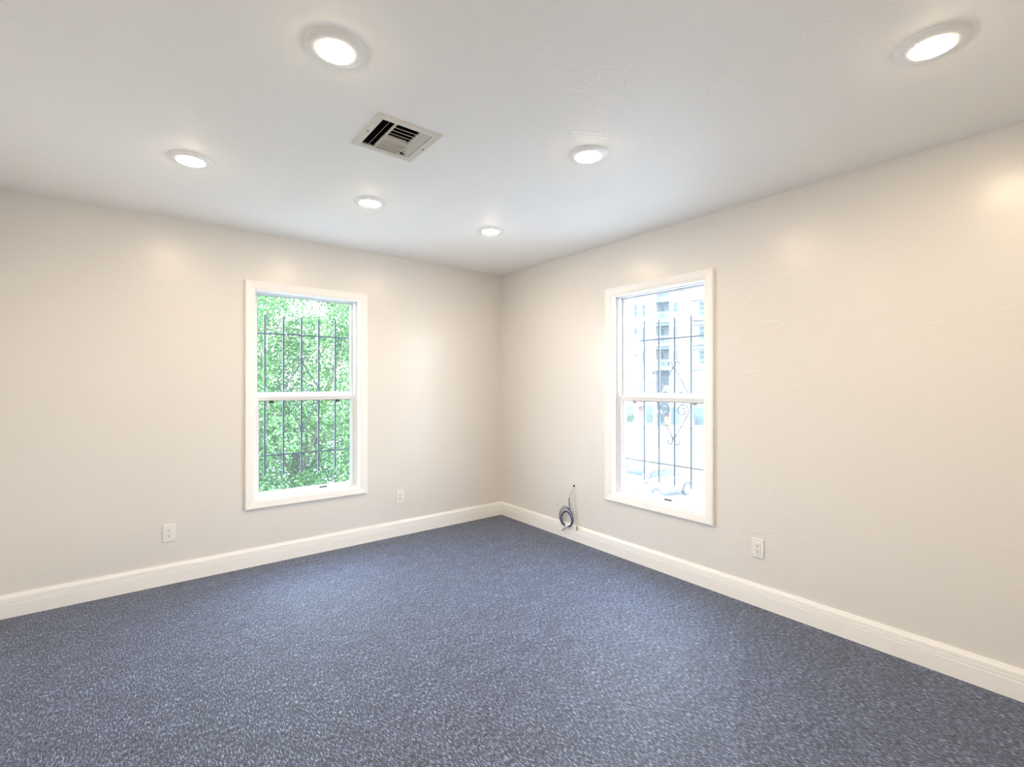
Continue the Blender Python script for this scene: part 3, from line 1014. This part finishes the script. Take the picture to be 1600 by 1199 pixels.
for x in (-0.25, 0.25):
    MB().lathe([(0.12, -0.03), (0.12, 0.03)], 20, axis='y').build('wheel', M_TYRE, root, loc=(x, 0.24, 0.12), rot=(0, 0, R(90)))
    MB().box((x - 0.05, -0.27, 0.0), (x + 0.05, -0.18, 0.13)).build('foot', M_BIN, root)
root = empty('sign_post', (20.28, 14.5, G - 0.02))
tag(root, 'thin grey post standing beside the blue wheeled bin', 'post')
MB().tube([(0, 0, 0), (0, 0, 1.25)], 0.045, 10).build('post', M_STEEL, root, smooth=True)
MB().lathe([(0.055, 1.22), (0.055, 1.27), (0.02, 1.30)], 10).build('cap', M_STEEL, root)
MB().lathe([(0.12, 0.0), (0.12, 0.025)], 12).build('base_plate', M_STEEL, root)


# barrels by the far kerb
def make_barrel(m_):
    root = empty('traffic_barrel')
    MB().lathe([(0.34, 0.0), (0.34, 0.06), (0.27, 0.07)], 20).build('base', M_TYRE, root)
    MB().lathe([(0.27, 0.06), (0.25, 0.40), (0.24, 0.42), (0.22, 0.78), (0.21, 0.80), (0.19, 1.05), (0.08, 1.10)], 20).build('drum', m_, root, smooth=True)
    for z0, z1, r in ((0.25, 0.38, 0.262), (0.55, 0.68, 0.238), (0.84, 0.95, 0.212)):
        MB().lathe([(r, z0), (r - 0.006, z1)], 20).build('band', M_WHITEBAND, root)
    return root


for x, y, m_, lab in ((57.2, 36.6, M_YELLOW, 'yellow traffic barrel with a red lamp across the street'),
                      (56.0, 33.1, M_ORANGE, 'orange banded traffic barrel across the street, nearer the yellow one'),
                      (55.6, 31.6, M_ORANGE, 'orange banded traffic barrel across the street, furthest right')):
    o = make_barrel(m_)
    o.location = (x, y, G)
    o.scale = (1.25, 1.25, 1.25)
    tag(o, lab, 'barrel', 'traffic barrels by the street')
    if m_ is M_YELLOW:
        MB().lathe([(0.05, 1.08), (0.12, 1.14), (0.12, 1.32), (0.04, 1.40)], 12).build('warning_lamp', M_REDLAMP, o, smooth=True)
# café umbrella and overhead wire
root = empty('cafe_umbrella', F0 + BU * 3.7 - Vector((BN.x, BN.y, 0)) * -2.2, BROT)
tag(root, 'small violet parasol standing on the pavement before the shops', 'parasol')
MB().tube([(0, 0, 0), (0, 0, 2.7)], 0.04, 8).build('pole', M_STEEL, root)
MB().lathe([(1.05, 2.05), (0.55, 2.38), (0.05, 2.66)], 8).build('canopy', M_PURPLE, root)
MB().lathe([(0.3, 0.0), (0.3, 0.08), (0.06, 0.12)], 16).build('foot', M_STEEL, root)
wp = [F0 + BU * (2.62 + 9 * t) + BN * (1.0 + 2.0 * t) + Vector((0, 0, 7.35 - 1.4 * t - 0.25 * math.sin(math.pi * t))) for t in [i / 12 for i in range(13)]]
tag(MB().tube(wp, 0.03, 5).build('overhead_wire', M_STEEL), 'thin dark wire sagging in front of the apartment block', 'wire')


# ------------------------------------------------------------------ outside: trees and shrubs
def leaves(name, m_, parent, clumps, per, size, seed, label=None):
    """leaf mass: 'clumps' = (centre, radius); each leaf two triangles folded along its rib"""
    g = np.random.default_rng(seed)
    n = len(clumps) * per
    c = np.repeat(np.array([q[0] for q in clumps]), per, axis=0)
    rad = np.repeat(np.array([q[1] for q in clumps]), per)
    d = g.normal(size=(n, 3))
    d /= np.linalg.norm(d, axis=1)[:, None]
    pos = c + d * (rad * g.uniform(0.35, 1.0, n) ** 0.6)[:, None]
    ax = g.normal(size=(n, 3)) + d * 0.7 + np.array([0, 0, -0.3])
    ax /= np.linalg.norm(ax, axis=1)[:, None]
    nr = g.normal(size=(n, 3)) + np.array([0, 0, 1.1])
    sd_ = np.cross(ax, nr)
    sd_ /= np.linalg.norm(sd_, axis=1)[:, None] + 1e-9
    nr = np.cross(sd_, ax)
    L = size * g.uniform(0.65, 1.25, n)[:, None]
    v = np.empty((n, 4, 3))
    v[:, 0] = pos
    v[:, 1] = pos + ax * L * 0.5 + sd_ * L * 0.27 + nr * L * 0.08
    v[:, 2] = pos + ax * L
    v[:, 3] = pos + ax * L * 0.5 - sd_ * L * 0.27 + nr * L * 0.08
    idx = np.arange(n)[:, None] * 4 + np.array([[0, 1, 2, 0, 2, 3]])
    me = bpy.data.meshes.new(name)
    me.vertices.add(n * 4)
    me.vertices.foreach_set('co', v.reshape(-1))
    me.loops.add(n * 6)
    me.loops.foreach_set('vertex_index', idx.reshape(-1).astype(np.int32))
    me.polygons.add(n * 2)
    me.polygons.foreach_set('loop_start', np.arange(0, n * 6, 3, dtype=np.int32))
    me.update(calc_edges=True)
    me.materials.append(m_)
    o = bpy.data.objects.new(name, me)
    COL.objects.link(o)
    o.parent = parent
    o['kind'] = 'stuff'
    return o


def make_tree(loc, label, crown_c, crown_r, nclump, per, size, m_, seed, trunk_r=0.16):
    """loc = trunk foot; crown_c relative to the foot"""
    root = empty('tree', loc)
    tag(root, label, 'tree', 'trees beyond the left window')
    rnd = random.Random(seed)
    clumps = []
    cc = Vector(crown_c)
    while len(clumps) < nclump:
        d = Vector((rnd.uniform(-1, 1), rnd.uniform(-1, 1), rnd.uniform(-1, 1)))
        if 0.12 < d.length <= 1.0:
            clumps.append((tuple(cc + Vector((d.x * crown_r[0], d.y * crown_r[1], d.z * crown_r[2]))), rnd.uniform(0.28, 0.52)))
    t1 = Vector((cc.x * 0.35, cc.y * 0.35, cc.z - crown_r[2] * 0.75))
    MB().tube([(0, 0, 0), tuple(t1 * 0.4 + Vector((0.06, 0.03, 0))), tuple(t1), tuple(cc - Vector((0, 0, crown_r[2] * 0.1)))],
              [trunk_r * 1.25, trunk_r, trunk_r * 0.85, trunk_r * 0.4], 10).build('trunk', M_BARK, root, smooth=True)
    for k in range(min(14, nclump)):
        e = Vector(clumps[k * (nclump // 14)][0])
        s = t1.lerp(cc, rnd.uniform(0.0, 0.9))
        mid = s.lerp(e, 0.5) + Vector((rnd.uniform(-.15, .15), rnd.uniform(-.15, .15), 0.12))
        MB().tube([tuple(s), tuple(mid), tuple(e)], [trunk_r * 0.32, trunk_r * 0.2, 0.012], 6).build('branch', M_BARK, root, smooth=True)
    leaves('foliage', m_, root, clumps, per, size, seed)
    return root


make_tree((-1.0, 4.6, G), 'dense mid green tree filling the left window', (0.35, 0.5, 5.5), (2.6, 1.7, 3.3), 560, 340, 0.054, M_LEAF1, 3)
make_tree((3.4, 7.6, G), 'light green tree behind the dense one, to its right', (0.0, 0.4, 6.2), (2.5, 2.0, 4.2), 420, 250, 0.072, M_LEAF2, 8)
make_tree((-2.2, 10.6, G), 'tall light green tree behind the dense one, to its left', (0.1, 0.4, 7.0), (2.6, 2.0, 4.6), 420, 250, 0.072, M_LEAF2, 12)

for k, (x, y, lab) in enumerate(((62.0, 44.5, 'green shrub in a planter beside the brown shop door'), (62.3, 46.6, 'green shrub in a planter furthest left before the shops'))):
    root = empty('potted_shrub', (x - 10.2 + 1.5, y - 4.6, G))
    tag(root, lab, 'shrub', 'shrubs before the shops')
    MB().lathe([(0.30, 0.0), (0.40, 0.55), (0.34, 0.56), (0.33, 0.50)], 16).build('planter', M_POT, root, smooth=True)
    rnd = random.Random(40 + k)
    cl = [((rnd.uniform(-.35, .35), rnd.uniform(-.35, .35), 0.85 + rnd.uniform(-.2, .55)), 0.28) for _ in range(14)]
    MB().tube([(0, 0, 0.5), (0.03, 0, 1.1)], 0.04, 6).build('stem', M_BARK, root)
    leaves('foliage', M_LEAF3, root, cl, 60, 0.14, 40 + k)
